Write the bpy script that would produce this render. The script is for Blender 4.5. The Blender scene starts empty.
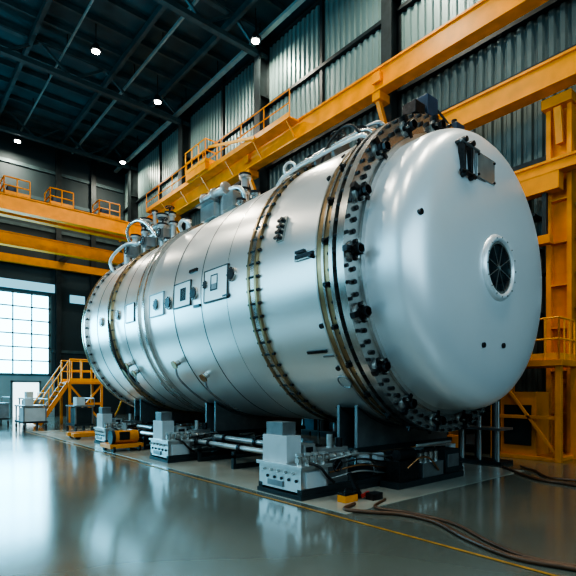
import bpy, math, random
from mathutils import Vector, Matrix
random.seed(7)
V=Vector
scene=bpy.context.scene
try:
    scene.view_settings.look='AgX - High Contrast'
except Exception as e: print(e)
# ---------------------------------------------------------------- materials
MATS={}
def mat(name,col,metal=0.0,rough=0.5,var=0.15,scale=3.0,bump=0.0,bscale=40.0,stretch=(1,1,1),emit=None,estr=0,rvar=0.0,coat=0.0):
    m=bpy.data.materials.new(name); m.use_nodes=True
    nt=m.node_tree; n=nt.nodes; L=nt.links
    b=n['Principled BSDF']
    tc=n.new('ShaderNodeTexCoord'); mp=n.new('ShaderNodeMapping'); mp.inputs['Scale'].default_value=stretch
    L.new(tc.outputs['Object'],mp.inputs['Vector'])
    no=n.new('ShaderNodeTexNoise'); no.inputs['Scale'].default_value=scale; no.inputs['Detail'].default_value=5
    L.new(mp.outputs[0],no.inputs['Vector'])
    cr=n.new('ShaderNodeValToRGB')
    cr.color_ramp.elements[0].position=0.3; cr.color_ramp.elements[1].position=0.7
    cr.color_ramp.elements[0].color=(*[c*(1-var) for c in col],1)
    cr.color_ramp.elements[1].color=(*[min(1,c*(1+var)) for c in col],1)
    L.new(no.outputs['Fac'],cr.inputs[0]); L.new(cr.outputs[0],b.inputs['Base Color'])
    b.inputs['Metallic'].default_value=metal; b.inputs['Roughness'].default_value=rough
    if coat: b.inputs['Coat Weight'].default_value=coat; b.inputs['Coat Roughness'].default_value=0.12
    if rvar:
        mr=n.new('ShaderNodeMapRange'); mr.inputs[1].default_value=.3; mr.inputs[2].default_value=.7
        mr.inputs[3].default_value=max(.02,rough-rvar); mr.inputs[4].default_value=rough+rvar
        L.new(no.outputs['Fac'],mr.inputs[0]); L.new(mr.outputs[0],b.inputs['Roughness'])
    if bump:
        n2=n.new('ShaderNodeTexNoise'); n2.inputs['Scale'].default_value=bscale
        L.new(mp.outputs[0],n2.inputs['Vector'])
        bp=n.new('ShaderNodeBump'); bp.inputs['Strength'].default_value=bump; bp.inputs['Distance'].default_value=.02
        L.new(n2.outputs['Fac'],bp.inputs['Height']); L.new(bp.outputs[0],b.inputs['Normal'])
    if emit:
        b.inputs['Emission Color'].default_value=(*emit,1); b.inputs['Emission Strength'].default_value=estr
    MATS[name]=m
    return m
mat('shell_steel',(.82,.81,.785),.72,.30,.03,1.2,.02,30,(1,.25,1),rvar=.025)
mat('head_steel',(.74,.78,.80),.4,.31,.025,.8,.01,20,rvar=.025)
mat('seam_dark',(.09,.085,.08),.8,.4,.2,8)
mat('flange_steel',(.55,.53,.50),.9,.24,.12,5)
mat('bronze_band',(.40,.28,.16),.9,.3,.2,6)
mat('bolt_dark',(.05,.05,.053),.8,.32,.3,20)
mat('black_rubber',(.012,.012,.013),0,.5,.3,10)
mat('glass_dark',(.012,.02,.025),.2,.06,.1,3)
mat('crane_orange',(.76,.255,.003),0,.38,.14,2.5,.03,15)
mat('rail_yellow',(.86,.34,.005),0,.4,.12,4)
mat('steel_dark',(.025,.035,.038),.3,.45,.25,3)
mat('steel_grey',(.27,.285,.29),.75,.35,.2,4)
mat('steel_light',(.62,.63,.62),.85,.28,.12,4)
mat('box_white',(.52,.56,.57),.3,.35,.08,3)
mat('copper_hose',(.10,.045,.022),0,.4,.25,12)
mat('copper',(.50,.24,.11),.9,.3,.2,12)
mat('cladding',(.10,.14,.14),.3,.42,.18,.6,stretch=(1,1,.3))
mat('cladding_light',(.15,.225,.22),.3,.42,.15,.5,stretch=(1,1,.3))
mat('wall_dark',(.024,.044,.05),.1,.6,.2,.5)
mat('wall_pale',(.22,.36,.41),0,.5,.06,1)
mat('ceiling_dark',(.034,.08,.094),.1,.55,.4,.7)
mat('purlin',(.06,.10,.108),.3,.5,.2,3)
mat('conduit_pale',(.26,.36,.36),.3,.4,.1,3)
mat('floor_epoxy',(.11,.122,.105),0,.18,.16,.35,.02,3,rvar=.045,coat=.4)
mat('floor_pad',(.36,.345,.29),0,.22,.1,.9,.02,12,rvar=.06)
mat('line_yellow',(.36,.18,.03),0,.4,.3,6)
mat('window_pane',(.6,.8,.85),0,.3,.05,1,emit=(.30,.78,1.0),estr=8)
mat('window_pane_dim',(.3,.5,.55),0,.3,.05,1,emit=(.28,.70,.9),estr=.7)
mat('window_frame',(.10,.18,.20),.2,.5,.1,2)
mat('door_light',(.8,.9,.9),0,.5,.05,1,emit=(.7,.93,1.0),estr=2)
mat('lamp_glow',(.9,.9,.85),0,.5,.02,1,emit=(1,.95,.85),estr=60)
mat('red_paint',(.4,.03,.02),0,.4,.1,4)
mat('blue_box',(.02,.05,.09),.2,.4,.2,4)
# ---------------------------------------------------------------- builder
class B:
    def __init__(s,name,parent=None):
        s.name=name; s.v=[]; s.f=[]; s.m=[]; s.s=[]; s.keys=[]; s.parent=parent
    def add(s,vs,fs,m,smooth=False):
        o=len(s.v); s.v+= [tuple(p) for p in vs]
        if m not in s.keys: s.keys.append(m)
        k=s.keys.index(m)
        for f in fs:
            s.f.append([i+o for i in f]); s.m.append(k); s.s.append(smooth)
    def box(s,c,d,m,R=None,ch=0):
        c=V(c); hx,hy,hz=d[0]/2,d[1]/2,d[2]/2
        vs=[V((x,y,z)) for x in(-hx,hx) for y in(-hy,hy) for z in(-hz,hz)]
        if R is not None: vs=[R@p for p in vs]
        vs=[p+c for p in vs]
        s.add(vs,[(0,1,3,2),(4,6,7,5),(0,4,5,1),(2,3,7,6),(0,2,6,4),(1,5,7,3)],m)
    def bx(s,x0,x1,y0,y1,z0,z1,m):
        s.box(((x0+x1)/2,(y0+y1)/2,(z0+z1)/2),(x1-x0,y1-y0,z1-z0),m)
    def cyl(s,p1,p2,r,m,r2=None,n=16,cap=True):
        p1=V(p1);p2=V(p2); r2=r if r2 is None else r2
        a=(p2-p1).normalized(); u=a.orthogonal().normalized(); w=a.cross(u)
        vs=[]
        for p,rr in((p1,r),(p2,r2)):
            for i in range(n):
                t=2*math.pi*i/n; vs.append(p+u*(rr*math.cos(t))+w*(rr*math.sin(t)))
        s.add(vs,[(i,(i+1)%n,n+(i+1)%n,n+i) for i in range(n)],m,n>8)
        if cap:
            s.add(vs[:n],[list(range(n))[::-1]],m); s.add(vs[n:],[list(range(n))],m)
    def lathe(s,o,a,prof,m,n=96,smooth=True):
        o=V(o);a=V(a).normalized(); u=a.orthogonal().normalized(); w=a.cross(u)
        vs=[];k=len(prof)
        for r,h in prof:
            for i in range(n):
                t=2*math.pi*i/n; vs.append(o+a*h+u*(r*math.cos(t))+w*(r*math.sin(t)))
        fs=[(j*n+i,j*n+(i+1)%n,(j+1)*n+(i+1)%n,(j+1)*n+i) for j in range(k-1) for i in range(n)]
        s.add(vs,fs,m,smooth)
    def hoop(s,o,a,ri,ro,h,m,n=96,z0=0):
        for pr,sm in(([(ri,z0),(ro,z0)],False),([(ro,z0),(ro,z0+h)],True),([(ro,z0+h),(ri,z0+h)],False),([(ri,z0+h),(ri,z0)],True)):
            s.lathe(o,a,pr,m,n,sm)
    def tube(s,pts,r,m,n=8,closed=False,sm=0):
        P=[V(p) for p in pts]
        if sm:
            Q=[];N=len(P)
            rng=range(N) if closed else range(N-1)
            for i in rng:
                p1,p2=P[i],P[(i+1)%N]
                p0=P[i-1] if (i>0 or closed) else p1*2-p2
                p3=P[(i+2)%N] if (closed or i+2<N) else p2*2-p1
                for k in range(sm):
                    t=k/sm
                    Q.append(.5*((2*p1)+(p2-p0)*t+(2*p0-5*p1+4*p2-p3)*t*t+(3*p1-p0-3*p2+p3)*t**3))
            if not closed: Q.append(P[-1])
            P=Q
        N=len(P); vs=[];u=None
        for i in range(N):
            a=(P[(i+1)%N]-P[i-1]) if closed else (P[min(i+1,N-1)]-P[max(i-1,0)])
            a.normalize()
            if u is None: u=a.orthogonal().normalized()
            else:
                u=(u-a*u.dot(a))
                u=u.normalized() if u.length>1e-5 else a.orthogonal().normalized()
            w=a.cross(u)
            for k in range(n):
                t=2*math.pi*k/n; vs.append(P[i]+u*(r*math.cos(t))+w*(r*math.sin(t)))
        J=N if closed else N-1
        s.add(vs,[(j*n+k,j*n+(k+1)%n,((j+1)%N)*n+(k+1)%n,((j+1)%N)*n+k) for j in range(J) for k in range(n)],m,True)
        if not closed:
            s.add(vs[:n],[list(range(n))[::-1]],m); s.add(vs[-n:],[list(range(n))],m)
    def torus(s,c,a,R,r,m,n=24,k=8):
        a=V(a).normalized();u=a.orthogonal().normalized();w=a.cross(u)
        s.tube([V(c)+u*(R*math.cos(2*math.pi*i/n))+w*(R*math.sin(2*math.pi*i/n)) for i in range(n)],r,m,k,True)
    def bar(s,p1,p2,w,h,m):
        p1=V(p1);p2=V(p2);d=p2-p1;y=d.normalized()
        up=V((0,0,1)) if abs(y.z)<.95 else V((1,0,0))
        x=y.cross(up).normalized();z=x.cross(y)
        s.box((p1+p2)/2,(w,d.length,h),m,Matrix((x,y,z)).transposed())
    def wheel(s,c,a,R,m):
        s.torus(c,a,R,R*.12,m,20,6)
        a=V(a).normalized();u=a.orthogonal().normalized()
        for k in range(3):
            q=Matrix.Rotation(k*math.pi/3,3,a)@u
            s.cyl(V(c)-q*R,V(c)+q*R,R*.07,m,n=6)
    def rail(s,p1,p2,h=1.1,m='rail_yellow',r=.03,step=1.2):
        p1=V(p1);p2=V(p2);L=(p2-p1).length;k=max(1,round(L/step))
        for i in range(k+1):
            p=p1.lerp(p2,i/k); s.cyl(p,p+V((0,0,h)),r,m,n=6)
        for q in(.5,1): s.cyl(p1+V((0,0,h*q)),p2+V((0,0,h*q)),r,m,n=6)
        s.bar(p1+V((0,0,.08)),p2+V((0,0,.08)),.02,.14,m)
    def done(s,bevel=0):
        me=bpy.data.meshes.new(s.name); me.from_pydata(s.v,[],s.f)
        for k in s.keys: me.materials.append(MATS[k])
        me.polygons.foreach_set('material_index',s.m); me.polygons.foreach_set('use_smooth',s.s); me.update()
        ob=bpy.data.objects.new(s.name,me); scene.collection.objects.link(ob)
        if s.parent: ob.parent=s.parent
        if bevel:
            b=ob.modifiers.new('bev','BEVEL'); b.width=bevel; b.segments=2; b.limit_method='ANGLE'; b.angle_limit=math.radians(60); b.use_clamp_overlap=True
        return ob
def empty(name):
    e=bpy.data.objects.new(name,None); scene.collection.objects.link(e); return e
# ---------------------------------------------------------------- room shell
WX=12.8; WY=32.0; LX=-10.0; BY=-9.0; H=17.0
b=B('floor'); b.bx(LX,WX,BY,WY,-.2,0,'floor_epoxy')
b.bx(4.35,9.3,4.0,20,0,.006,'floor_pad'); b.done()
b=B('floor_marking_line'); b.bx(4.16,4.2,-2,20,0.004,.008,'line_yellow'); b.done()
b=B('ceiling'); b.bx(LX,WX,BY,WY,H,H+.2,'ceiling_dark'); b.done()
b=B('wall_right'); b.bx(WX,WX+.2,BY,WY,0,H,'wall_dark')
def corr(b,y0,y1,z0,z1,m,p=.26):
    n=int((y1-y0)/p); vs=[];fs=[]
    for i in range(n+1):
        y=y0+(y1-y0)*i/n
        for k,(dy,dx) in enumerate(((0,0),(.3,0),(.45,-.06),(.85,-.06))):
            yy=min(y+dy*p,y1); 
            vs+= [(WX-.03+dx,yy,z0),(WX-.03+dx,yy,z1)]
    for i in range(len(vs)//2-1): fs.append((2*i,2*i+1,2*i+3,2*i+2))
    b.add(vs,fs,m)
cols=[-4.1,2.7,9.5,16.3,23.1,29.9]
edges=[BY]+cols+[WY]
for i in range(len(edges)-1):
    y0,y1=edges[i]+.1,edges[i+1]-.1
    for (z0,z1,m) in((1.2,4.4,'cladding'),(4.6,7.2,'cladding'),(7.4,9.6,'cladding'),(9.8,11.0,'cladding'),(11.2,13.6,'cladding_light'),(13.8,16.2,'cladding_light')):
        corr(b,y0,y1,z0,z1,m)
    for z in (4.5,7.3,9.7,11.1,13.7,16.3): b.bx(WX-.2,WX,y0,y1,z-.06,z+.06,'steel_dark')
    ym=(y0+y1)/2; b.bx(WX-.16,WX,ym-.07,ym+.07,11,H,'steel_dark')
b.done()
for i,y in enumerate(cols):
    c=B('steel_column')
    c.bx(WX-.62,WX-.56,y-.2,y+.2,0,H,'steel_dark'); c.bx(WX-.1,WX-.04,y-.2,y+.2,0,H,'steel_dark'); c.bx(WX-.56,WX-.1,y-.03,y+.03,0,H,'steel_dark')
    for z in range(2,17,2): c.bx(WX-.56,WX-.1,y-.2,y+.2,z-.02,z+.02,'steel_dark')
    c.done()
b=B('wall_far'); b.bx(LX,WX,WY,WY+.2,0,H,'wall_dark')
for z in(4,9.2,11.4,13.2,15): b.bx(8.2,WX-.2,WY-.1,WY,z-.1,z+.1,'purlin')
for z in(9.2,11.4,13.2,15): b.bx(LX,8.2,WY-.1,WY,z-.1,z+.1,'purlin')
for x in(8.5,10.6,2,-4): b.bx(x-.15,x+.15,WY-.25,WY,0 if x>8 else 9,H,'steel_dark')
b.bx(LX+.1,8.3,WY-.08,WY,0,2.45,'wall_pale')
b.bx(LX+.1,8.3,WY-.12,WY,7.6,8.1,'window_pane_dim')
b.bx(9.2,10.1,WY-.1,WY-.02,7.1,7.6,'window_pane_dim')
b.done()
w=B('window_1'); x0,x1=-7.0,8.0
w.bx(x0,x1,WY-.1,WY-.06,2.6,7.3,'window_pane')
x=x0
while x<=x1+.01:
    t=.08 if round((x-x0))%3==0 else .035
    w.bx(x-t,x+t,WY-.2,WY-.1,2.5,7.4,'window_frame'); x+=1.0
for z in(2.55,3.35,4.15,4.95,5.75,6.55,7.35): w.bx(x0-.1,x1+.1,WY-.2,WY-.1,z-.04,z+.04,'window_frame')
w.done()
d=B('door_1'); d.bx(6.0,7.4,WY-.14,WY-.09,0,2.05,'door_light')
d.bx(5.9,6.0,WY-.2,WY-.08,0,2.15,'window_frame');d.bx(7.4,7.5,WY-.2,WY-.08,0,2.15,'window_frame');d.bx(5.9,7.5,WY-.2,WY-.08,2.05,2.15,'window_frame');d.done()
b=B('wall_left'); b.bx(LX-.2,LX,BY,WY,0,H,'wall_dark'); b.done()
b=B('wall_near'); b.bx(LX,WX,BY-.2,BY,0,H,'wall_dark'); b.done()
w=B('window_2'); 
for i in range(9):
    y=-6+i*4; w.bx(LX+.02,LX+.06,y,y+3.6,3.5,10,'window_pane_dim')
    w.bx(LX+.05,LX+.12,y-.1,y+.02,3.4,10.1,'window_frame'); w.bx(LX+.05,LX+.12,y,y+3.6,6.7,6.8,'window_frame')
w.done()
w=B('added_fill_window')  # unseen glowing panes added behind the camera to light the vessel head
for i in range(5):
    x=-8+i*4; w.bx(x,x+3.6,BY+.02,BY+.06,4,10,'window_pane_dim'); w.bx(x-.1,x+.02,BY+.05,BY+.12,3.9,10.1,'window_frame'); w.bx(x,x+3.6,BY+.05,BY+.12,6.9,7.0,'window_frame')
w.done()
r=B('roof_truss')
for y in cols:
    for z in(H-.15,H-1.2): r.bx(LX,WX,y-.12,y+.12,z-.1,z+.1,'purlin')
    x=LX;k=0
    while x<WX-1:
        r.bar((x,y,H-.15 if k%2 else H-1.2),(x+1.4,y,H-1.2 if k%2 else H-.15),.1,.1,'purlin'); x+=1.4;k+=1
r.done()
r=B('roof_purlin')
y=BY+.7
while y<WY:
    r.bx(LX,WX,y-.06,y+.06,H-.22,H,'purlin'); y+=1.36
for x in(-6,-2,2,5,8.5,11): r.bx(x-.08,x+.08,BY,WY,H-.5,H-.22,'purlin')
r.done()
r=B('cable_tray'); r.bx(11.85,12.05,BY+.1,WY-.4,16.0,16.13,'conduit_pale'); r.bx(9.2,9.28,BY+.1,WY-.4,H-.64,H-.5,'conduit_pale'); r.bx(6.2,6.26,BY+.1,WY-.4,H-.6,H-.5,'conduit_pale')
for y in range(-8,31,3): r.bx(11.93,11.97,y,y+.04,16.1,H-.01,'steel_dark'); r.bx(9.21,9.25,y,y+.04,H-.6,H-.01,'steel_dark'); r.bx(6.21,6.25,y,y+.04,H-.6,H-.01,'steel_dark')
r.done()
lamps=[(6.9,20.4),(10.4,22),(6,30.6),(11.5,29.2),(11.6,15.6),(6.9,10),(10.4,9),(1,20),(1,10),(1,1),(6.9,1),(-5,15),(11,2),(-5,4)]
for i,(x,y) in enumerate(lamps):
    l=B('high_bay_lamp'); z=H-1.35
    l.cyl((x,y,z+.35),(x,y,H-.01),.02,'steel_dark',n=6); l.cyl((x,y,z+.1),(x,y,z+.35),.22,'steel_dark',r2=.08); l.cyl((x,y,z+.02),(x,y,z+.1),.24,'steel_dark')
    l.cyl((x,y,z),(x,y,z+.02),.15,'lamp_glow'); l.done()
    li=bpy.data.lights.new('lamp_light','AREA'); li.shape='DISK'; li.size=.5; li.energy=270; li.color=(1,.90,.74)
    o=bpy.data.objects.new('high_bay_light',li); o.location=(x,y,z-.05); scene.collection.objects.link(o)
def area(name,loc,rot,sx,sy,e,col):
    li=bpy.data.lights.new(name,'AREA'); li.shape='RECTANGLE'; li.size=sx; li.size_y=sy; li.energy=e; li.color=col
    o=bpy.data.objects.new(name,li); o.location=loc; o.rotation_euler=rot; scene.collection.objects.link(o)
R90=math.pi/2
area('window_and_fill_light',(.5,WY-.4,5.0),(-R90,0,0),14,4.6,1200,(.16,.66,1))
area('window_and_fill_light',(LX+.3,14,6.8),(0,-R90,0),6.4,30,1450,(.36,.76,1))
area('window_and_fill_light',(1,BY+.3,7),(R90,0,0),18,6,950,(.56,.84,1))  # added fill light from behind the camera, brightens the head face
# ---------------------------------------------------------------- pressure vessel
XC,ZC,Y0,Y1,RS=7.33,3.42,4.4,15.2,2.52
ves=empty('pressure_vessel')
def S(Y,th,off=0):
    t=math.radians(th); return V((XC-(RS+off)*math.cos(t),Y,ZC+(RS+off)*math.sin(t)))
def fr(th):
    t=math.radians(th); n=V((-math.cos(t),0,math.sin(t))); tg=V((math.sin(t),0,math.cos(t)))
    return Matrix((tg,V((0,1,0)),n)).transposed()
AY=(0,1,0)
b=B('shell',ves)
b.lathe((XC,0,ZC),AY,[(RS,4.5),(RS,15.2)],'shell_steel',160)
b.lathe((XC,15.2,ZC),AY,[(RS,0),(RS-.05,.25),(RS-.2,.5),(RS-.5,.7),(RS-1,.82),(1,.9),(0.01,.93)],'shell_steel',120)
b.done()
b=B('seam_bands',ves)
c=(XC,0,ZC)
for y,w_,h,m in((7.35,.010,.004,'flange_steel'),(8.25,.014,.006,'seam_dark'),(9.4,.02,.008,'seam_dark'),(12.1,.02,.006,'seam_dark'),(14.1,.02,.008,'seam_dark')):
    b.hoop(c,AY,RS-.02,RS+h,w_,m,128,y)
for y in(6.40,6.60): b.hoop(c,AY,RS-.02,RS+.055,.05,'bronze_band',128,y)
b.hoop(c,AY,RS-.02,RS+.035,.15,'flange_steel',128,6.45)
for y in(10.75,11.1): b.hoop(c,AY,RS-.02,RS+.08,.1,'flange_steel',128,y); 
b.hoop(c,AY,RS-.02,RS+.03,.25,'shell_steel',128,10.85)
b.hoop(c,AY,RS-.02,RS+.07,.08,'bronze_band',128,12.9); b.hoop(c,AY,RS-.02,RS+.07,.08,'flange_steel',128,13.1)
b.hoop(c,AY,RS-.02,RS+.09,.1,'flange_steel',128,14.95); b.hoop(c,AY,RS-.02,RS+.09,.1,'bronze_band',128,15.12)
for i in range(72):
    a=360*i/72; p=S(6.34,a,.03); b.cyl(p,p+V((0,.34,0)),.024,'bolt_dark',n=6); 
for i in range(60):
    a=360*i/60; p=S(14.88,a,.04); b.cyl(p,p+V((0,.4,0)),.03,'bolt_dark',n=6)
    p=S(12.84,a,.035); b.cyl(p,p+V((0,.4,0)),.022,'bolt_dark',n=6)
b.done()
b=B('front_flange',ves)
b.hoop(c,AY,2.1,2.60,.13,'flange_steel',160,4.4)
b.hoop(c,AY,2.3,2.53,.08,'seam_dark',160,4.53)
b.hoop(c,AY,2.3,2.60,.07,'flange_steel',160,4.61)
b.hoop(c,AY,2.3,2.545,.14,'bronze_band',160,4.68)
b.hoop(c,AY,2.3,2.565,.04,'flange_steel',160,4.82)
b.hoop(c,AY,2.3,2.535,.12,'bronze_band',160,4.86)
b.hoop(c,AY,2.3,2.55,.03,'steel_light',160,4.98)
b.hoop(c,AY,2.1,2.29,.05,'steel_light',160,4.355)
for i in range(72):
    a=math.radians(360*i/72); p=V((XC-2.565*math.cos(a),4.36,ZC+2.565*math.sin(a)))
    b.cyl(p,p+V((0,.36,0)),.026,'bolt_dark',n=6)
for i in range(27):
    a=360*(i+.3)/27; R=fr(a)
    b.box(S(4.75,a,.05),(.07,.09,.08),'bolt_dark',R); b.cyl(S(4.75,a,.07),S(4.75,a,.13),.03,'bolt_dark',n=8)
b.done()
b=B('clamp_bolts',ves)
for i in range(18):
    th=20*i; a=math.radians(th); rad=V((-math.cos(a),0,math.sin(a))); p=V((XC,4.4,ZC))+rad*2.42
    y=V((0,-1,0))
    b.cyl(p,p+y*.03,.12,'steel_light',n=20)
    b.cyl(p+y*.03,p+y*.09,.09,'bolt_dark',n=6)
    b.cyl(p+y*.09,p+y*.16,.052,'flange_steel',n=12)
    b.cyl(p+y*.11,p+y*.16,.075,'bolt_dark',n=6)
    tg=V((math.sin(a),0,math.cos(a)))
    for s_ in(-1,1):
        q=p+tg*(.11*s_)+y*.03; b.cyl(q,q+y*.05,.038,'bolt_dark',n=8); b.cyl(q+y*.05,q+y*.09,.022,'flange_steel',n=8)
    b.box(p+rad*.12+y*.02,(.08,.08,.12),'bolt_dark',fr(th))
    b.box(p-rad*.12+y*.03,(.06,.06,.08),'bolt_dark',fr(th))
    for da in(6,10,14):
        a2=math.radians(th+da); q=V((XC-2.44*math.cos(a2),4.4,ZC+2.44*math.sin(a2))); b.cyl(q,q+y*.045,.034,'bolt_dark',n=6)
b.done()
b=B('dished_head',ves)
hp=[(2.22,0),(2.22,.18),(2.22,.32),(2.21,.42),(2.18,.52),(2.12,.61),(2.03,.685),(1.9,.745),(1.72,.785),(1.45,.812),(1.1,.83),(.8,.84),(.40,.85)]
b.lathe((XC,4.4,ZC),(0,-1,0),hp,'head_steel',160)
for (x,z,dep) in((-1.9,.45,.725),(-.42,-1.22,.82),(.2,-1.19,.825)):
    b.cyl((XC+x,4.4-dep+.03,ZC+z),(XC+x,4.4-dep-.03,ZC+z),.04,'bolt_dark',n=12)
b.done()
b=B('sight_port',ves)
yp=4.4-.84
b.lathe((XC,yp,ZC),(0,-1,0),[(.52,0),(.50,.04),(.47,.065),(.44,.07),(.41,.06),(.395,.0)],'head_steel',64)
b.hoop((XC,yp-.015,ZC),(0,-1,0),.365,.40,.025,'flange_steel',48)
b.cyl((XC,yp+.02,ZC),(XC,yp-.015,ZC),.395,'glass_dark',n=48)
b.cyl((XC,yp-.01,ZC),(XC,yp-.035,ZC),.035,'steel_light',n=16)
for i in range(4):
    a=.5+math.pi*i/4; dx,dz=.36*math.cos(a),.36*math.sin(a); b.bar((XC-dx,yp-.022,ZC-dz),(XC+dx,yp-.022,ZC+dz),.010,.008,'steel_light')
for i in range(16):
    a=math.pi*i/8; p=V((XC+.455*math.cos(a),yp-.06,ZC+.455*math.sin(a))); b.cyl(p,p+V((0,-.02,0)),.012,'flange_steel',n=6)
b.done()
b=B('head_latch',ves)
yy=4.4-.77
for dx in(-1.0,-.8):
    b.box((XC+dx,yy-.04,ZC+1.42),(.05,.10,.56),'bolt_dark')
    for k in(-.24,.24): b.cyl((XC+dx,yy+.05,ZC+1.42+k),(XC+dx,yy-.12,ZC+1.42+k),.04,'bolt_dark',n=10)
b.cyl((XC-1.1,yy-.08,ZC+1.2),(XC-.7,yy-.08,ZC+1.2),.028,'bolt_dark',n=10)
b.cyl((XC-1.1,yy-.08,ZC+1.62),(XC-.6,yy-.08,ZC+1.62),.022,'steel_grey',n=10)
yy=4.4-.77
b.box((XC-.35,yy,ZC+1.44),(.60,.10,.42),'steel_grey'); b.box((XC-.35,yy-.05,ZC+1.44),(.54,.03,.36),'steel_light')
for sx in(-.24,.24):
    for sz in(-.15,.15): b.cyl((XC-.35+sx,yy-.05,ZC+1.44+sz),(XC-.35+sx,yy-.085,ZC+1.44+sz),.02,'bolt_dark',n=6)
b.done(.006)
b=B('side_fittings',ves)
def panel(Y,th,wy,wt,frame='flange_steel',inn='shell_steel',w=.022):
    R=fr(th)
    b.box(S(Y,th,-.005),(wt-.02,wy-.02,.05),inn,R)
    for s_ in(-1,1):
        b.box(S(Y,th,.0)+R@V((s_*wt/2,0,0)),(w,wy+w,.055),frame,R)
        b.box(S(Y,th,.0)+R@V((0,s_*wy/2,0)),(wt,w,.055),frame,R)
def hatch(Y,th,r,m='bolt_dark'):
    R=fr(th);n=R@V((0,0,1)); p=S(Y,th,-.02)
    b.cyl(p,p+n*.06,r*1.3,'flange_steel',n=24); b.cyl(p+n*.06,p+n*.075,r,m,n=24)
    for k in range(8):
        a=math.pi*k/4; q=p+R@V((r*1.16*math.cos(a),r*1.16*math.sin(a),.06)); b.cyl(q,q+n*.015,.011,'bolt_dark',n=6)
panel(7.7,2,.8,.6,'seam_dark'); panel(7.75,3,.22,.28,'bolt_dark','steel_grey'); hatch(7.17,4,.10); hatch(8.05,3,.06)
hatch(8.5,1,.10); panel(9.0,2,.7,.5,'seam_dark'); panel(8.95,2,.2,.24,'bolt_dark','bolt_dark'); hatch(9.6,0,.11); panel(10.2,1,.7,.5,'steel_grey'); hatch(10.2,1,.10)
b.box(S(8.62,12,.015),(.06,.3,.04),'bolt_dark',fr(12)); b.box(S(8.4,-5,.015),(.05,.25,.04),'bolt_dark',fr(-5)); b.box(S(7.35,-4,.015),(.05,.2,.04),'bolt_dark',fr(-4))
panel(11.7,1,.5,.45,'bolt_dark'); hatch(12.5,2,.1); hatch(13.7,1,.1)
R=fr(15)
b.box(S(5.85,15,.015),(.42,.14,.04),'flange_steel',R)
for k in(-.15,-.05,.05,.15):
    q=S(5.85,15,.03)+R@V((k,0,0)); b.cyl(q,q+R@V((0,0,.06)),.036,'bolt_dark',n=10); b.box(q+R@V((0,.06,.03)),(.04,.1,.035),'bolt_dark',R); b.box(q+R@V((0,-.05,.03)),(.025,.06,.03),'flange_steel',R)
R=fr(2)
b.box(S(5.22,2,.02),(.10,.46,.03),'flange_steel',R); b.box(S(5.22,2,.045),(.05,.38,.03),'bolt_dark',R); b.box(S(5.3,3.5,.05),(.04,.2,.05),'bolt_dark',R); b.cyl(S(5.06,1,.0),S(5.06,1,.09),.03,'bolt_dark',n=8)
R=fr(-31); b.box(S(5.35,-31,.015),(.045,.42,.03),'bolt_dark',R); b.box(S(5.1,-33,.015),(.025,.3,.02),'steel_grey',R)
R=fr(-44); b.torus(S(5.08,-44,.03),R@V((0,0,1)),.12,.012,'steel_grey')
for th in(-22,-38,30,42):
    b.cyl(S(5.06,th,0),S(5.06,th,.04),.04,'bolt_dark',n=10)
for (Y,th) in((12.4,-28),(12.2,-33),(9.8,-30),(8.9,-38)):
    b.cyl(S(Y,th,0),S(Y,th,.12),.06,'flange_steel',n=14); b.cyl(S(Y,th,.12),S(Y,th,.15),.10,'bronze_band',n=16)
    b.tube([S(Y,th,.1),S(Y,th-6,.2),S(Y,th-16,.15),S(Y,th-26,.1)],.022,'steel_grey',8,sm=5)
b.tube([S(12.9,0,.12),S(12.7,-14,.16),S(12.6,-26,.2),S(12.3,-40,.15)],.03,'black_rubber',8,sm=6)
b.done()
b=B('top_pipework',ves)
def nozzle(Y,th,h,r,m='flange_steel',wheel=False,cap=True):
    p=S(Y,th,-.03); q=V((p.x,Y,p.z+h)); b.cyl(p,q,r,m,n=16)
    b.cyl(q-V((0,0,.05)),q,r*1.6,m,n=20)
    if cap: b.cyl(q,q+V((0,0,.05)),r*1.6,'bolt_dark',n=20)
    if wheel:
        b.cyl(q,q+V((0,0,.2)),.025,'bolt_dark',n=8); b.wheel(q+V((0,0,.2)),(0,0,1),.13,'bolt_dark')
    return q
for Y,th,h,r,wh in((14.6,62,.75,.10,0),(14.2,66,1.1,.13,0),(13.7,60,.7,.08,1),(13.2,68,.95,.12,0),(12.7,62,.6,.10,1),(12.2,64,.5,.08,0),(14.5,75,1.1,.08,0),(13.4,76,1.05,.1,1),(14.9,58,.6,.1,0),(13.9,70,1.25,.06,0),(12.9,72,.9,.07,0)):
    nozzle(Y,th,h,r,'steel_light',wheel=wh)
q1=S(14.2,66,0)+V((0,0,.7)); q2=S(13.2,68,0)+V((0,0,.7)); b.cyl(q1,q2,.09,'steel_light',n=14); b.cyl(q1+(q2-q1)*.4,q1+(q2-q1)*.5,.15,'flange_steel',n=16)
q1=S(14.6,62,0)+V((0,0,.45)); q2=S(12.7,62,0)+V((0,0,.45)); b.cyl(q1,q2,.06,'steel_light',n=12)
b.tube([S(14.9,46,0),S(14.9,49,.3),S(14.6,54,.45),S(14.2,58,.48),S(13.8,60,.35)],.05,'steel_light',12,sm=7)
b.tube([S(14.7,64,.3),S(14.5,64,.85),S(14.0,65,1.0),S(13.4,65,.85),S(13.0,65,.3)],.045,'flange_steel',10,sm=7)
for Y,th in((14.3,58),(13.1,58),(12.4,62)):
    p=S(Y,th,.12); b.box(p+V((0,0,.12)),(.28,.3,.28),'steel_grey'); b.wheel(p+V((-.2,0,.15)),(1,0,0),.12,'bolt_dark')
nozzle(11.1,60,.35,.06,'steel_light'); b.tube([S(11.3,60,0),S(11.3,60,.22),S(11.15,61,.32),S(10.95,61,.22),S(10.95,61,0)],.045,'steel_light',12,sm=7)
b.box(S(9.9,63,.12),(.4,.6,.36),'steel_light'); b.box(S(9.9,63,.32),(.46,.66,.05),'steel_grey')
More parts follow.
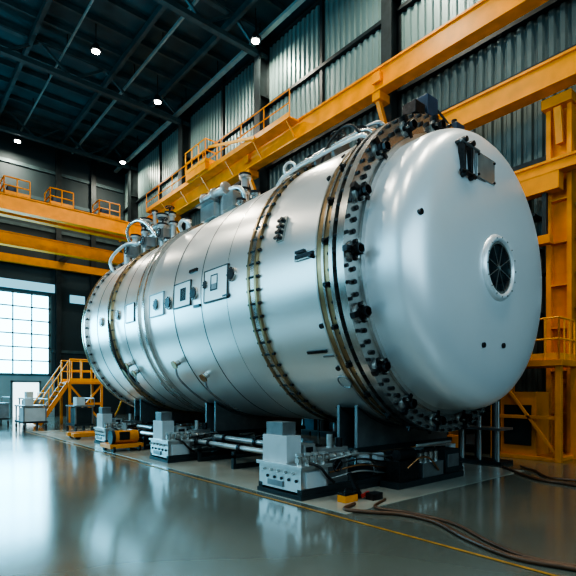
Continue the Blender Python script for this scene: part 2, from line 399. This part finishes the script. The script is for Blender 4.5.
b.box(S(9.1,64,.14),(.36,.4,.36),'steel_light'); nozzle(9.5,62,.55,.1,'steel_light'); nozzle(10.3,62,.5,.07,wheel=True); nozzle(9.0,68,.7,.09,'steel_light'); nozzle(8.7,62,.32,.08)
b.cyl(S(9.1,63,.48),S(10.1,63,.48),.09,'steel_light',n=16)
for y in(9.15,9.6,10.05): b.cyl(S(y-.03,63,.48),S(y+.03,63,.48),.14,'steel_light',n=16)
b.tube([S(8.5,60,0),S(8.45,60,.2),S(8.6,61,.35),S(8.95,62,.42)],.04,'steel_light',10,sm=6)
for th,o,m,r in((57,.10,'steel_light',.035),(61,.15,'flange_steel',.03),(65,.12,'copper',.025),(69,.22,'steel_grey',.04)):
    b.tube([S(5.0,th,0),S(5.1,th,o),S(5.6,th,o+.03),S(6.3,th,o+.02),S(7.0,th,o),S(7.3,th,0)],r,m,8,sm=6)
for Y in(5.2,5.75,6.2,6.8): b.box(S(Y,62,.07),(.45,.05,.12),'steel_grey',fr(62))
b.tube([S(5.2,60,.1),S(5.3,60,.3),S(5.6,62,.36),S(5.9,60,.22),S(6.1,58,.0)],.022,'black_rubber',8,sm=6)
b.torus(S(6.95,60,.16),(1,.3,.3),.13,.025,'steel_light')
nozzle(5.4,64,.26,.07); nozzle(6.0,66,.24,.06,wheel=True); nozzle(6.7,66,.25,.06)
for Y in(7.9,8.4,11.8): nozzle(Y,54,.10,.07)
b.done()
b=B('top_motors',ves)
p=V((XC,4.6,ZC+2.6))
b.box(p+V((-.35,.05,.2)),(.30,.34,.34),'blue_box'); b.cyl(p+V((-.6,.05,.14)),p+V((-.1,.05,.14)),.11,'bolt_dark',n=18)
b.box(p+V((-.72,0,.03)),(.26,.26,.2),'bolt_dark')
b.box(p+V((.42,-.05,.06)),(.26,.26,.22),'blue_box'); b.cyl(p+V((.42,-.05,.15)),p+V((.42,-.05,.28)),.05,'bolt_dark',n=12)
b.box(p+V((0,0,-.02)),(1.4,.24,.08),'steel_grey')
b.tube([p+V((-.3,.1,.3)),p+V((0,.1,.42)),p+V((.25,.05,.3)),p+V((.4,0,.15))],.02,'black_rubber',8,sm=6)
b.done(.01)
# ---------------------------------------------------------------- support skids
def cradle_z(x): 
    d=abs(x-XC); return ZC-math.sqrt(max(0,(RS+.015)**2-d*d)) if d<RS else ZC
def skid(yc,wy,x0,x1,seed,full=True):
    rnd=random.Random(seed)
    b=B('vessel_support_skid')
    b.bx(x0,x1,yc-wy/2,yc+wy/2,.0,.07,'steel_dark')
    for yy in(yc-wy/2+.06,yc+wy/2-.06): b.bx(x0+.02,x1-.02,yy-.05,yy+.05,.07,.15,'steel_dark')
    b.bx(x0+.02,x0+.55,yc-wy/2+.03,yc+wy/2-.03,.10,.42,'steel_light')
    b.bx(x0+.1,x0+.48,yc-wy/2-.005,yc-wy/2+.03,.16,.38,'box_white')
    b.bx(x0-.01,x0+.60,yc-wy/2-.01,yc+wy/2+.01,.42,.47,'steel_light')
    b.bx(x0+.06,x0+.34,yc-wy/2+.38,yc+wy/2-.06,.47,.86,'box_white')
    b.bx(x0+.1,x0+.36,yc-wy/2+.52,yc+wy/2-.1,.86,1.05,'steel_grey')
    b.bx(x0+.38,x0+.60,yc-.15,yc+.3,.47,.72,'steel_light')
    b.bx(x0+.41,x0+.55,yc-.155,yc-.14,.52,.68,'bolt_dark')
    for k in range(5):
        yy=yc-wy/2+.12+k*.16; b.cyl((x0-.0,yy,.26),(x0+.03,yy,.26),.022,'bolt_dark',n=8); b.cyl((x0-.03,yy+.05,.36),(x0+.03,yy+.05,.36),.02,'flange_steel',n=8)
    b.bx(x0-.0,x0+.03,yc-.1,yc+.25,.14,.22,'steel_grey')
    for k in range(4):
        xx=x0+.08+.15*k; b.cyl((xx,yc-wy/2+.12,.47),(xx,yc-wy/2+.12,.60),.04,'flange_steel',n=12); b.cyl((xx,yc-wy/2+.12,.60),(xx,yc-wy/2+.12,.635),.06,'steel_light',n=14)
    b.cyl((x0+.04,yc-wy/2+.14,.54),(x0+1.3,yc-wy/2+.14,.54),.04,'steel_light',n=12)
    for k in range(5): b.cyl((x0+.6+.16*k,yc-wy/2+.14,.54),(x0+.63+.16*k,yc-wy/2+.14,.54),.065,'flange_steel',n=14)
    b.bx(x0+.66,x0+1.15,yc-wy/2+.2,yc-.12,.07,.66,'steel_light'); b.bx(x0+.72,x0+1.09,yc-wy/2+.185,yc-wy/2+.2,.2,.6,'steel_grey'); b.cyl((x0+.9,yc-wy/2+.18,.4),(x0+.9,yc-wy/2+.15,.4),.08,'bolt_dark',n=16)
    b.cyl((x0+.8,yc-.25,.66),(x0+.8,yc-.25,.86),.045,'steel_light',n=12); b.cyl((x0+1.0,yc-.25,.66),(x0+1.0,yc-.25,.8),.06,'bolt_dark',n=12)
    b.tube([(x0+.2,yc-wy/2+.05,.5),(x0+.3,yc-wy/2-.05,.45),(x0+.45,yc-wy/2-.06,.3),(x0+.6,yc-wy/2-.04,.2)],.02,'black_rubber',8,sm=5)
    n=18; xs=[XC-1.35+2.7*i/n for i in range(n+1)]
    for yy in(yc-.1,yc+.3):
        vs=[];fs=[]
        for x in xs:
            zt=cradle_z(x)
            vs+=[(x,yy,.55),(x,yy,zt),(x,yy+.06,.55),(x,yy+.06,zt)]
        for i in range(len(xs)-1):
            o=4*i; fs+=[(o,o+4,o+5,o+1),(o+2,o+3,o+7,o+6),(o+1,o+5,o+7,o+3),(o,o+2,o+6,o+4)]
        fs+=[(0,1,3,2),(4*(len(xs)-1),4*(len(xs)-1)+2,4*(len(xs)-1)+3,4*(len(xs)-1)+1)]
        b.add(vs,fs,'steel_grey')
    vs=[]
    for x in xs:
        zt=cradle_z(x); vs+=[(x,yc-.15,zt-.04),(x,yc+.4,zt-.04)]
    b.add(vs,[(2*i,2*i+1,2*i+3,2*i+2) for i in range(len(xs)-1)],'black_rubber')
    b.bx(xs[0]-.1,xs[-1]+.1,yc-.15,yc+.4,.5,.58,'steel_dark')
    for xx in(xs[0]+.1,xs[-1]-.1): b.bx(xx-.08,xx+.08,yc-.1,yc+.35,.07,.5,'steel_grey')
    x=x0+1.25
    while x<x1-.3:
        kind=rnd.random()
        if kind<.35:
            b.bx(x,x+.3,yc-wy/2+.08,yc+wy/2-.1,.07,.36,rnd.choice(['steel_dark','steel_grey','bolt_dark']))
            b.cyl((x+.15,yc-wy/2+.2,.36),(x+.15,yc-wy/2+.2,.5),.07,'flange_steel',n=14)
        elif kind<.7:
            b.cyl((x+.13,yc,.07),(x+.13,yc,.5),.10,'steel_light',n=18); b.cyl((x+.13,yc,.25),(x+.13,yc,.31),.14,'bolt_dark',n=18)
            b.cyl((x+.13,yc-wy/2+.1,.07),(x+.13,yc-wy/2+.1,.42),.05,'steel_light',n=12); b.cyl((x+.13,yc-wy/2+.1,.42),(x+.13,yc-wy/2+.1,.46),.075,'steel_grey',n=12)
        else:
            b.cyl((x,yc-wy/2+.18,.25),(x+.33,yc-wy/2+.18,.25),.11,'steel_grey',n=18)
            b.cyl((x+.02,yc-wy/2+.18,.25),(x+.06,yc-wy/2+.18,.25),.135,'flange_steel',n=18)
            b.bx(x+.05,x+.28,yc-wy/2+.1,yc-wy/2+.26,.07,.18,'steel_dark')
        if rnd.random()<.6: b.bx(x+.02,x+.2,yc-wy/2+.02,yc-wy/2+.12,.4,.52,rnd.choice(['bolt_dark','box_white','steel_light']))
        x+=.36
    for k in range(4):
        z=.24+.09*k; b.tube([(x0+.6,yc-wy/2+.05,z),(x0+1.2,yc-wy/2-.03,z+.06),(x0+1.9,yc-wy/2+.0,z-.05),(x0+2.5,yc-wy/2-.02,z+.03),(x1-.3,yc-wy/2+.03,z)],.014,rnd.choice(['copper','black_rubber','steel_light']),8,sm=8)
    b.wheel((x0+.72,yc-wy/2-.0,.42),(0,1,0),.09,'bolt_dark')
    return b.done(.006)
skid(5.35,1.0,4.38,8.6,1); skid(9.7,.9,4.6,8.6,2); skid(13.9,.9,4.8,8.6,3)
b=B('pump_unit')
b.bx(6.0,7.9,4.45,4.8,0,.1,'steel_dark'); b.bx(6.1,6.6,4.5,4.76,.1,.42,'bolt_dark'); b.bx(6.7,7.3,4.48,4.78,.1,.34,'steel_grey'); b.bx(7.4,7.85,4.5,4.76,.1,.5,'steel_dark'); b.bx(7.45,7.8,4.485,4.5,.2,.42,'steel_grey')
for k in range(4): b.cyl((6.78+.15*k,4.6,.34),(6.78+.15*k,4.6,.52),.045,'flange_steel',n=12); b.cyl((6.78+.15*k,4.6,.5),(6.78+.15*k,4.6,.54),.065,'bolt_dark',n=12)
b.cyl((6.15,4.6,.5),(6.58,4.6,.5),.09,'bolt_dark',n=16); b.cyl((6.7,4.6,.62),(7.7,4.6,.62),.025,'steel_light',n=8)
b.tube([(6.3,4.5,.3),(6.5,4.42,.45),(6.8,4.43,.42),(7.1,4.45,.2)],.015,'copper',8,sm=6)
b.done(.006)
b=B('service_pipe_run')
for x,z,r,m in((5.3,.42,.05,'steel_light'),(5.5,.36,.04,'steel_grey'),(5.7,.5,.06,'steel_light'),(6.0,.3,.05,'copper')):
    b.cyl((x,5.95,z),(x,9.15,z),r,m,n=12); b.cyl((x,10.25,z),(x,13.3,z),r,m,n=12)
    for y in(6.4,7.6,8.7,11,12.2): b.cyl((x,y,z),(x,y+.06,z),r*1.6,'bolt_dark',n=12)
for y in(6.3,7.7,9,10.6,11.8,13): b.bx(5.2,6.2,y,y+.08,0,.1,'steel_dark'); b.bx(5.2,5.26,y,y+.08,.1,.34,'steel_dark'); b.bx(6.14,6.2,y,y+.08,.1,.34,'steel_dark'); b.bx(5.2,6.2,y,y+.08,.22,.27,'steel_dark')
b.done()
# ---------------------------------------------------------------- cranes
def ibeam(b,x,y0,y1,z0,z1,m,w=.42,st=1.7):
    b.bx(x-w/2,x+w/2,y0,y1,z1-.06,z1,m); b.bx(x-w/2,x+w/2,y0,y1,z0,z0+.06,m); b.bx(x-w/2+.06,x+w/2-.06,y0,y1,z0+.06,z1-.06,m)
b=B('crane_runway_beam'); ibeam(b,11.85,BY+.1,28.5,10.75,11.45,'crane_orange')
b.bx(11.81,11.89,BY+.1,28.5,11.45,11.53,'steel_dark')
for y in cols:
    b.bx(11.68,12.17,y-.15,y+.15,10.5,10.75,'crane_orange'); b.bar((12.1,y,9.9),(11.8,y,10.5),.14,.14,'crane_orange')
    b.bx(11.55,11.64,y-.25,y+.05,10.95,11.25,'crane_orange')
b.done()
b=B('crane_runway_beam'); ibeam(b,11.7,-6,20,8.4,9.0,'crane_orange',.4); b.bx(11.66,11.74,-6,20,9.0,9.08,'steel_dark')
for y in cols[:4]:
    if y>-6: b.bx(11.5,12.17,y-.15,y+.15,8.15,8.4,'crane_orange')
b.done()
b=B('crane_walkway'); b.bx(11.15,11.62,13.0,25.0,11.3,11.36,'crane_orange')
for y in range(13,25,2): b.bar((11.2,y+.2,11.3),(11.6,y+.2,10.8),.05,.05,'crane_orange')
b.rail((11.17,13,11.36),(11.17,25,11.36),.95,'crane_orange',.025,1.5)
for y0 in(18.5,):
    b.bx(11.0,11.6,y0,y0+1.8,11.36,11.7,'crane_orange'); b.rail((11.0,y0,11.7),(11.0,y0+1.8,11.7),1.0,step=.6); b.rail((11.0,y0,11.7),(11.6,y0,11.7),1.0,step=.6)
b.bar((11.1,15.0,11.36),(11.1,18.4,12.3),.05,.1,'rail_yellow')
b.done()
def bridge(name,y,z0,z1,gap,ctr):
    b=B(name)
    for yy in(y,y+gap):
        b.bx(LX+.3,11.45,yy-.15,yy+.15,z0,z1,'crane_orange'); b.bx(LX+.3,11.45,yy-.2,yy+.2,z1,z1+.05,'crane_orange'); b.bx(LX+.3,11.45,yy-.2,yy+.2,z0-.05,z0,'crane_orange')
    b.bx(11.2,11.55,y-.5,y+gap+.5,z0+.1,z1+.35,'crane_orange')
    for x in ctr:
        b.bx(x,x+.9,y-.1,y+gap+.1,z1+.05,z1+.25,'steel_dark'); b.bx(x+.1,x+.5,y,y+.5,z1+.25,z1+.55,'blue_box'); b.rail((x-.1,y-.2,z1+.05),(x+1,y-.2,z1+.05),.8,'crane_orange',.03,.55)
        b.rail((x-.1,y-.2,z1+.05),(x-.1,y+gap,z1+.05),.8,'crane_orange',.03,.8)
    return b.done()
bridge('overhead_bridge_crane',26.0,10.15,10.8,.8,(4.6,6.6,9.0))
b=B('overhead_girder'); 
b.bx(LX+.1,11.6,29.0,29.3,9.35,9.95,'crane_orange'); b.bx(LX+.1,11.6,28.95,29.35,9.95,10.0,'crane_orange'); b.bx(LX+.1,11.6,28.95,29.35,9.3,9.35,'crane_orange')
b.bx(LX+.1,11.6,31.2,31.5,8.95,9.4,'crane_orange')
for x in(2.2,8.4): b.bx(x,x+.3,29.3,31.4,9.4,9.55,'steel_dark')
b.done()
b=B('crane_support_column')
b.bx(12.1,12.5,4.15,4.25,0,8.35,'crane_orange'); b.bx(12.1,12.5,4.6,4.7,0,8.35,'crane_orange'); b.bx(12.25,12.35,4.25,4.6,0,8.35,'crane_orange')
b.bx(12.05,12.6,4.0,4.85,0,.08,'crane_orange'); b.bx(11.95,12.5,4.1,4.75,8.15,8.38,'crane_orange')
b.bar((11.98,4.4,8.1),(12.12,4.4,7.3),.16,.1,'crane_orange')
for z in range(1,8): b.bx(12.1,12.5,4.25,4.6,z-.02,z+.02,'crane_orange')
b.done()
b=B('crane_side_girder'); ibeam(b,11.9,-4,9.2,6.55,6.85,'crane_orange',.3,1.1)
b.bx(11.76,12.04,4.3,5.3,6.15,6.55,'crane_orange')
b.bx(11.78,12.0,4.5,4.9,4.95,5.15,'crane_orange'); b.bx(11.85,11.95,4.6,4.7,5.15,6.2,'steel_dark'); b.done()
b=B('access_platform')
X0,X1,A0,A1=10.95,11.83,4.0,5.4
for x in(X0,X1):
    for y in(A0,A1): b.bx(x-.06,x+.06,y-.06,y+.06,0,2.1,'crane_orange')
b.bx(X0-.1,X1+.05,A0-.1,A1+.1,2.05,2.18,'crane_orange')
b.bx(X0,X1,A0,A1,0,.08,'crane_orange'); b.bx(X0+.1,X1-.1,A0+.5,A1-.1,.08,1.5,'crane_orange'); b.bx(X0+.07,X0+.1,A0+.6,A1-.2,.3,1.2,'steel_dark')
b.bx(X0-.03,X0+.03,A0,A1,.9,.98,'crane_orange')
b.bar((X0,A0,.1),(X0,A1,2.0),.06,.06,'crane_orange')
b.rail((X0,A0,2.18),(X0,A1,2.18),.9,'rail_yellow',.022,.3); b.rail((X0,A0,2.18),(X1,A0,2.18),.9,'rail_yellow',.022,.3); b.rail((X0,A1,2.18),(X1,A1,2.18),.9,'rail_yellow',.022,.3)
b.done(.005)
def rack(y0,y1,x0,x1,h,seed,m='steel_dark'):
    r=random.Random(seed); b=B('equipment_rack')
    for x in(x0,x1-.06):
        y=y0
        while y<=y1+.01: b.bx(x,x+.06,y,y+.06,0,h,m); y+=(y1-y0)/3
    z=.15
    while z<h:
        b.bx(x0,x1,y0,y1+.06,z,z+.05,m); y=y0+.1
        while y<y1-.5:
            w_=r.uniform(.25,.6); hh=r.uniform(.2,.55)
            if r.random()<.7: b.bx(x0+.08,x1-.1,y,y+w_,z+.05,z+.05+hh,r.choice(['steel_dark','steel_grey','bolt_dark','blue_box','crane_orange','steel_dark']))
            else: b.cyl((x0+.3,y+.15,z+.05),(x0+.3,y+.15,z+.05+hh),.13,'steel_grey',n=14)
            y+=w_+.08
        z+=.85
    b.bx(x0,x1,y0,y1+.06,h,h+.05,m); return b.done()
rack(5.8,8.8,11.1,12.0,3.6,4); rack(10.2,14.2,11.2,12.1,2.9,5); rack(17.2,21.5,11.2,12.1,2.6,6)
b=B('wall_shelf_frame')
for y in(3.0,3.9,5.2,6.2): b.bx(12.35,12.5,y,y+.1,2.6,6.5,'steel_dark')
for z in(3.4,4.2,5.0,5.8): b.bx(12.2,12.7,3.0,4.1,z,z+.06,'steel_grey'); b.bx(12.2,12.7,5.0,6.3,z,z+.06,'steel_dark')
for y,z in((3.1,3.46),(5.3,4.26),(5.2,5.06),(3.3,5.06)): b.bx(12.2,12.6,y,y+.6,z,z+.45,'steel_grey')
b.done()
b=B('yellow_hoist_trolley')
b.bx(9.9,10.7,6.1,7.3,.15,.45,'crane_orange'); b.bx(10.0,10.2,6.2,6.4,.45,1.5,'rail_yellow'); b.bx(10.0,10.2,7.0,7.2,.45,1.5,'rail_yellow'); b.bx(9.95,10.3,6.1,7.3,1.45,1.6,'crane_orange'); b.bx(10.3,10.65,6.4,7.0,.45,1.0,'steel_dark')
for x in(10.0,10.6):
    for y in(6.25,7.15): b.cyl((x-.05,y,.1),(x+.05,y,.1),.1,'black_rubber',n=14)
b.done(.008)
b=B('pipe_stand')
for i in range(9):
    x=9.7+.16*(i%3); y=4.7+.13*i; b.cyl((x,y,.05),(x,y,1.3+.25*(i%4)),.03,['steel_light','steel_grey','bolt_dark'][i%3],n=10)
b.bx(9.6,10.15,4.6,5.85,0,.06,'steel_dark'); b.bx(9.6,10.15,4.6,5.85,.7,.75,'steel_grey'); b.done()
b=B('stair_platform')
px,py=6.5,22.6
for x in(px,px+1.4):
    for y in(py,py+1.3): b.bx(x-.05,x+.05,y-.05,y+.05,0,1.9,'crane_orange')
b.bx(px-.05,px+1.45,py-.05,py+1.35,1.85,1.95,'crane_orange')
b.bx(px,px+1.4,py,py+.04,.9,1.0,'crane_orange'); b.bar((px,py,.1),(px+1.4,py,1.8),.05,.08,'crane_orange'); b.bar((px+1.4,py,.1),(px,py,1.8),.05,.08,'crane_orange')
for y in(py+.2,py+1.1):
    b.bar((px-1.2,y,.05),(px,y,1.9),.05,.18,'crane_orange')
    b.bar((px-1.2,y,1.0),(px,y,2.85),.04,.05,'rail_yellow'); 
    for k in range(4): b.cyl((px-1.2+k*.39,y,.05+k*.6),(px-1.2+k*.39,y,1.0+k*.6),.025,'rail_yellow',n=6)
for k in range(8): b.bx(px-1.15+k*.14,px-.95+k*.14,py+.2,py+1.1,.18+k*.22,.22+k*.22,'steel_dark')
b.rail((px,py,1.95),(px+1.4,py,1.95),1.0,step=.5); b.rail((px+1.4,py,1.95),(px+1.4,py+1.3,1.95),1.0,step=.5); b.rail((px,py+1.3,1.95),(px+1.4,py+1.3,1.95),1.0,step=.5)
b.done()
def cart(x,y,w,l,h,m):
    b=B('workshop_trolley')
    b.bx(x,x+w,y,y+l,.25,.32,'steel_dark'); b.bx(x,x+w,y,y+l,h-.05,h,'steel_grey'); b.bx(x+.05,x+w-.05,y+.05,y+l*.6,.32,h-.1,m)
    for xx in(x+.03,x+w-.08):
        for yy in(y+.03,y+l-.08):
            b.bx(xx,xx+.05,yy,yy+.05,.2,h+.0,'steel_grey'); b.cyl((xx,yy+.03,.1),(xx+.05,yy+.03,.1),.1,'black_rubber',n=12)
    b.bx(x+.1,x+.4,y+.1,y+.5,h,h+.3,'box_white'); b.cyl((x+w,y,h+.25),(x+w,y+l,h+.25),.02,'steel_grey',n=6)
    for yy in(y,y+l): b.cyl((x+w,yy,h-.05),(x+w,yy,h+.25),.02,'steel_grey',n=6)
    b.done()
cart(4.3,21,.9,1.5,.95,'box_white'); cart(3.6,24.5,.9,1.8,1.0,'steel_grey'); cart(5.3,25.5,.9,1.4,1.2,'steel_grey'); cart(5.4,18.2,.7,1.1,1.0,'steel_dark')
b=B('pallet_jack')
b.bx(4.6,5.9,15.6,15.85,.08,.2,'crane_orange'); b.bx(4.6,5.9,16.15,16.4,.08,.2,'crane_orange'); b.bx(5.6,6.0,15.6,16.4,.08,.6,'crane_orange'); b.bx(5.65,5.95,15.8,16.2,.6,.8,'bolt_dark')
b.tube([(5.9,16,.5),(6.15,16,.9),(6.3,16,1.3)],.03,'rail_yellow',8); b.cyl((6.3,15.8,1.3),(6.3,16.2,1.3),.03,'bolt_dark',n=8)
for y in(15.72,16.28): b.cyl((4.75,y-.1,.08),(4.75,y+.1,.08),.08,'black_rubber',n=12); b.cyl((5.8,y-.1,.09),(5.8,y+.1,.09),.09,'black_rubber',n=12)
b.done(.005)
b=B('fluid_pump_cart')
ox=-.45
b.bx(4.75+ox,5.6+ox,11.7,12.4,.1,.2,'crane_orange'); b.cyl((4.85+ox,11.9,.37),(5.5+ox,11.9,.37),.16,'crane_orange',n=20); b.cyl((4.95+ox,12.2,.35),(5.4+ox,12.2,.35),.13,'crane_orange',n=20); b.cyl((5.2+ox,11.9,.5),(5.2+ox,11.9,.72),.05,'steel_light',n=12); b.wheel((5.2+ox,11.9,.74),(0,0,1),.1,'bolt_dark')
b.cyl((4.82+ox,11.9,.37),(4.9+ox,11.9,.37),.175,'bolt_dark',n=20); b.bx(5.0+ox,5.25+ox,11.72,11.78,.3,.5,'bolt_dark')
for x in(4.85+ox,5.5+ox):
    for y in(11.75,12.35): b.cyl((x-.03,y,.08),(x+.03,y,.08),.08,'black_rubber',n=12)
b.done(.005)
b=B('tool_box')
b.bx(4.75,5.0,4.38,4.53,0.006,.10,'crane_orange'); b.bx(4.75,5.0,4.38,4.53,.10,.13,'bolt_dark'); b.tube([(4.79,4.44,.13),(4.81,4.44,.18),(4.94,4.44,.18),(4.96,4.44,.13)],.01,'bolt_dark',6)
b.done(.005)
b=B('hose_stand')
b.bar((5.1,4.42,.02),(5.05,4.6,.35),.04,.04,'bolt_dark'); b.bar((5.3,4.6,.02),(5.08,4.6,.35),.04,.04,'bolt_dark'); b.box((5.25,4.3,.05),(.2,.14,.09),'bolt_dark'); b.cyl((5.1,4.38,.06),(5.3,4.45,.06),.03,'red_paint',n=12); b.done()
def hose(name,pts,r,m):
    b=B(name); b.tube([(x,y,z) for x,y,z in pts],r,m,10,sm=10); b.done()
hose('air_hose',[(4.75,4.22,.03),(4.46,4.12,.025),(4.6,3.8,.025),(4.80,3.5,.025),(4.80,3.05,.025),(4.5,2.5,.025),(4.31,1.95,.025),(4.42,1.48,.025),(4.55,.9,.025),(4.2,.2,.025)],.024,'copper_hose')
hose('air_hose',[(5.3,4.15,.02),(4.85,3.95,.018),(4.95,3.5,.018),(4.92,2.9,.018),(4.58,2.3,.018),(4.42,1.85,.018),(4.54,1.4,.018),(4.7,.8,.018)],.017,'copper_hose')
hose('air_hose',[(9.3,4.4,.03),(8.81,3.87,.025),(8.45,3.4,.025),(8.4,3.0,.025),(8.35,2.6,.025),(8.6,2.0,.025),(8.3,1.3,.025)],.025,'copper_hose')
hose('air_hose',[(9.6,4.2,.03),(9.3,3.8,.025),(8.8,3.4,.025),(8.8,3.0,.025),(8.9,2.5,.025),(9.2,1.8,.025)],.022,'copper_hose')
# ---------------------------------------------------------------- world + camera
wd=bpy.data.worlds.new('world'); scene.world=wd; wd.use_nodes=True
wd.node_tree.nodes['Background'].inputs[0].default_value=(.3,.45,.5,1); wd.node_tree.nodes['Background'].inputs[1].default_value=.3
cd=bpy.data.cameras.new('camera'); cd.lens=30; cd.sensor_width=36; cd.shift_y=.18; cd.clip_end=200
co=bpy.data.objects.new('camera',cd); co.location=(0,0,1.5); co.rotation_euler=(R90,0,math.radians(-40.5)); scene.collection.objects.link(co)
scene.camera=co
